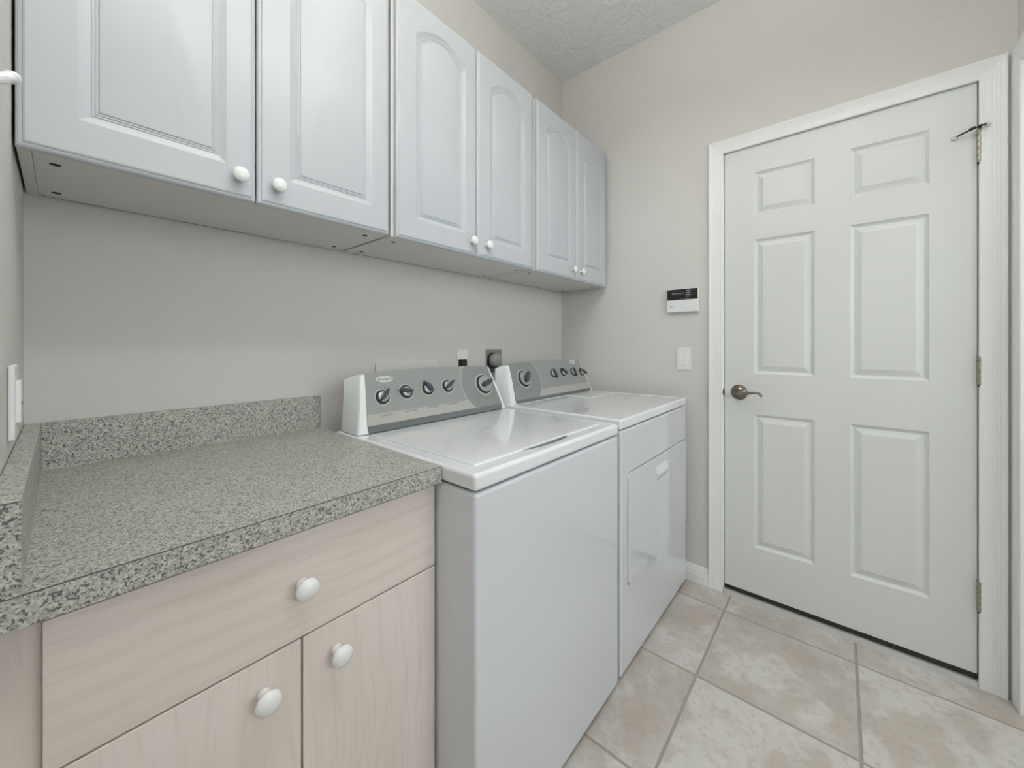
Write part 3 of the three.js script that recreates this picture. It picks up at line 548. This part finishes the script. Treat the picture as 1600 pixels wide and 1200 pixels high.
{
  const x = -0.6327, y = 1.1285;
  const t = thing('dryer_outlet', 'grey steel dryer outlet plate on the back wall between the two consoles', 'outlet', [x, 1.07, 0]);
  part('plate', box(x - 0.0575, x + 0.0575, 1.0705, 1.1868, 0.0005, 0.0055, 0.002, 2), M.steel, t);
  part('receptacle', aim(lathe([[0, 0], [0.0385, 0], [0.0385, 0.009], [0.036, 0.011], [0, 0.011]], 36), [x - 0.013, y + 0.003, 0.005], [0, 0, 1]), M.black, t);
  part('screw', screw([x, 1.178, 0.0055], [0, 0, 1]), M.silver, t);
  const p = thing('dryer_plug', 'round grey dryer plug pushed into the steel outlet', 'plug', [x + 0.01, 1.09, 0.0165]);
  part('plug_body', aim(lathe([[0, 0], [0.0335, 0], [0.036, 0.002], [0.036, 0.006], [0.0345, 0.008], [0.0345, 0.022], [0.03, 0.03], [0.014, 0.034], [0, 0.034]], 14), [x - 0.012, y + 0.003, 0.0162], [0, 0, 1]), M.plugGrey, p);
  part('cord', tube([[x + 0.008, 1.1, 0.036], [x + 0.012, 1.07, 0.05], [x + 0.012, 1.0, 0.055], [x + 0.012, 0.75, 0.055], [x + 0.012, 0.45, 0.055]], 0.008, 30, 10), M.plugGrey, p);
}
{ // alarm keypad
  const z0 = 0.689, z1 = 0.8475, y0 = 1.3815, y1 = 1.503, D = 0.024;
  const t = thing('alarm_keypad', 'white alarm keypad with black display on the wall beside the door', 'keypad', [0, y0, 0.768]);
  part('housing', box(-D, -0.0005, y0, y1, z0, z1, 0.005, 3), M.devWhite, t);
  const ys = 1.4455;
  const w = z1 - z0 - 0.006, h = y1 - ys - 0.002;
  const tex = printTex(w, h, (g, k, c) => {
    const X = (v) => v * c.width, Y = (v) => v * c.height;
    g.fillStyle = '#232427'; g.fillRect(0, 0, c.width, c.height);
    g.fillStyle = '#141212'; g.fillRect(0, Y(0.66), c.width, Y(0.34));
    g.fillStyle = '#3d2423'; g.fillRect(X(0.82), Y(0.72), X(0.13), Y(0.14));
    g.fillStyle = '#d9dbd9'; g.textAlign = 'center'; g.textBaseline = 'middle'; g.font = `bold ${Math.round(Y(0.13))}px sans-serif`;
    for (let i = 0; i < 8; i++) g.fillText(String(i + 1), X(0.17 + i * 0.055), Y(0.4));
    g.font = `${Math.round(Y(0.12))}px sans-serif`; ['Ready', 'Armed', 'Memory', 'Bypass'].forEach((s, i) => g.fillText(s, X(0.7), Y(0.16 + i * 0.18)));
    g.font = `${Math.round(Y(0.1))}px sans-serif`; ['Fire', 'Aux', 'Panic'].forEach((s, i) => g.fillText(s, X(0.46 + i * 0.11), Y(0.9)));
  });
  const g = box(-D - 0.0012, -D + 0.003, ys, y1 - 0.002, z0 + 0.003, z1 - 0.003, 0.001, 1), p = g.attributes.position, uv = g.attributes.uv;
  for (let i = 0; i < p.count; i++) uv.setXY(i, (p.getZ(i) - z0 - 0.003) / w, (p.getY(i) - ys) / h);
  part('display', g, std({ map: tex, roughness: 0.25 }), t).userData.label = 'black display strip';
  part('flap', box(-D - 0.0015, -D + 0.003, y0 + 0.003, ys - 0.0012, z0 + 0.002, z1 - 0.002, 0.0012, 2), M.devWhite, t);
  const lt = printTex(0.02, 0.007, (g2, k, c) => { g2.fillStyle = '#d6dad8'; g2.fillRect(0, 0, c.width, c.height); g2.fillStyle = '#565c5c'; g2.font = `bold ${Math.round(c.height * 0.9)}px sans-serif`; g2.textAlign = 'center'; g2.textBaseline = 'middle'; g2.fillText('DSC', c.width / 2, c.height * 0.54); });
  const lg = box(-D - 0.0019, -D - 0.0012, 1.4085, 1.4155, 0.7035, 0.7235), lp = lg.attributes.position, lu = lg.attributes.uv;
  for (let i = 0; i < lp.count; i++) lu.setXY(i, (lp.getZ(i) - 0.7035) / 0.02, (lp.getY(i) - 1.4085) / 0.007);
  part('logo', lg, std({ map: lt, roughness: 0.4 }), t);
}
{ // light switch by the door
  const z = 0.7706, y = 1.139;
  const t = thing('light_switch', 'white rocker light switch on the wall below the alarm keypad', 'light switch', [0, 1.081, z]);
  part('plate', box(-0.006, -0.0005, y - 0.058, y + 0.058, z - 0.0352, z + 0.0352, 0.003, 3), M.devWhite, t);
  part('rocker_frame', box(-0.0072, -0.0045, y - 0.0335, y + 0.0335, z - 0.0168, z + 0.0168, 0.0012, 2), M.trim, t);
  part('rocker', hull([[-0.0045, y - 0.0305, z - 0.0138], [-0.0045, y - 0.0305, z + 0.0138], [-0.0045, y + 0.0305, z - 0.0138], [-0.0045, y + 0.0305, z + 0.0138], [-0.0105, y - 0.029, z - 0.013], [-0.0105, y - 0.029, z + 0.013], [-0.0072, y + 0.029, z - 0.013], [-0.0072, y + 0.029, z + 0.013]]), M.devWhite, t);
  for (const dy of [0.048, -0.048]) part('screw', screw([-0.006, y + dy, z], [-1, 0, 0]), M.devWhite, t);
}
{ // switch plate on the left wall above the side splash
  const z = 0.379, y = 1.1245, X = XL;
  const t = thing('wall_outlet', 'white wall plate on the left wall just above the side splash', 'outlet', [X, 1.066, z]);
  part('plate', box(X + 0.0005, X + 0.0078, y - 0.0585, y + 0.0585, z - 0.0355, z + 0.0355, 0.003, 3), M.devWhite, t);
  part('receptacle', box(X + 0.006, X + 0.0128, y - 0.0335, y + 0.0335, z - 0.0168, z + 0.0168, 0.0015, 2), M.devWhite, t);
  part('reset_button', box(X + 0.0126, X + 0.0134, y - 0.0065, y - 0.0005, z - 0.006, z + 0.006, 0.0003, 1), M.dark, t);
  for (const dy of [0.049, -0.049]) part('screw', screw([X + 0.0078, y + dy, z], [1, 0, 0]), M.devWhite, t);
}
{ // white hook, its foot just outside the picture
  const t = thing('wall_hook', 'white coat hook on the left wall in front of the wall cabinet', 'hook', [XL, 1.42, 0.872]);
  part('base_plate', box(XL + 0.0003, XL + 0.005, 1.395, 1.455, 0.86, 0.884, 0.002, 2), M.devWhite, t);
  part('arm', tube([[XL + 0.004, 1.424, 0.872], [XL + 0.013, 1.4285, 0.868], [XL + 0.021, 1.4365, 0.861], [XL + 0.0262, 1.443, 0.8545]], (q) => 0.0036 + 0.0012 * q, 20, 12), M.devWhite, t);
  part('tip', aim(new THREE.SphereGeometry(0.0054, 18, 14), [XL + 0.0267, 1.4438, 0.8535], [1, 0.4, -0.6]), M.devWhite, t);
}

// ================================================================ ADDED FILL LIGHTS, OUT OF VIEW
{
  const { pos: [x, y, z], w, d } = FILL_LAMP, t = thing('fill_pendant', 'long white strip light added out of view to brighten the laundry, hung on two rods', 'added light', [x, y, z]);
  part('tray', merge([box(x - w / 2, x + w / 2, y - 0.03, y - 0.022, z - d / 2, z + d / 2, 0.003, 2), box(x - w / 2, x + w / 2, y - 0.03, y + 0.02, z - d / 2, z - d / 2 + 0.006), box(x - w / 2, x + w / 2, y - 0.03, y + 0.02, z + d / 2 - 0.006, z + d / 2), box(x - w / 2, x - w / 2 + 0.006, y - 0.03, y + 0.02, z - d / 2, z + d / 2), box(x + w / 2 - 0.006, x + w / 2, y - 0.03, y + 0.02, z - d / 2, z + d / 2)]), M.fillPan, t);
  part('upper_diffuser', box(x - w / 2 + 0.008, x + w / 2 - 0.008, y + 0.006, y + 0.012, z - d / 2 + 0.008, z + d / 2 - 0.008, 0.002, 1), M.fillGlow, t);
  part('lower_diffuser', box(x - w / 2 + 0.03, x + w / 2 - 0.03, y - 0.034, y - 0.0295, z - d / 2 + 0.03, z + d / 2 - 0.03, 0.002, 1), M.fillGlow, t);
  for (const s of [-1, 1]) {
    const r = lathe([[0, 0], [0.005, 0], [0.005, H - y - 0.03], [0.03, H - y - 0.028], [0.03, H - y - 0.0205], [0, H - y - 0.0205]], 16); r.translate(x + s * 0.34, y + 0.02, z); part('rod', r, M.fillPan, t);
  }
  const up = new THREE.RectAreaLight(FILL_LAMP.color, FILL_LAMP.up, w - 0.03, d - 0.03); up.position.set(x, y + 0.021, z); up.lookAt(x, y + 2, z); scene.add(up);
  const dn = new THREE.RectAreaLight(FILL_LAMP.color, FILL_LAMP.down, w - 0.08, d - 0.08); dn.position.set(x, y - 0.036, z); dn.lookAt(x, 0, z); scene.add(dn);
}

{
  const { pos: [x, y, z], w, d } = HALL_FILL, t = thing('hall_fill_light', 'broad flat fill light added out of view in the hall beyond the opening', 'ceiling light', [x, y, z]);  // not a known fixture: added to brighten from the hall side
  part('pan', box(x - w / 2, x + w / 2, y - 0.03, y - 0.0005, z - d / 2, z + d / 2, 0.006, 2), M.fillPan, t);
  part('diffuser', box(x - w / 2 + 0.02, x + w / 2 - 0.02, y - 0.05, y - 0.029, z - d / 2 + 0.02, z + d / 2 - 0.02, 0.01, 2), M.fillGlow, t);
  const l = new THREE.RectAreaLight(HALL_FILL.color, HALL_FILL.intensity, w - 0.08, d - 0.08); l.position.set(x, y - 0.053, z); l.lookAt(x, 0, z); scene.add(l);
}

renderer.render(scene, camera);
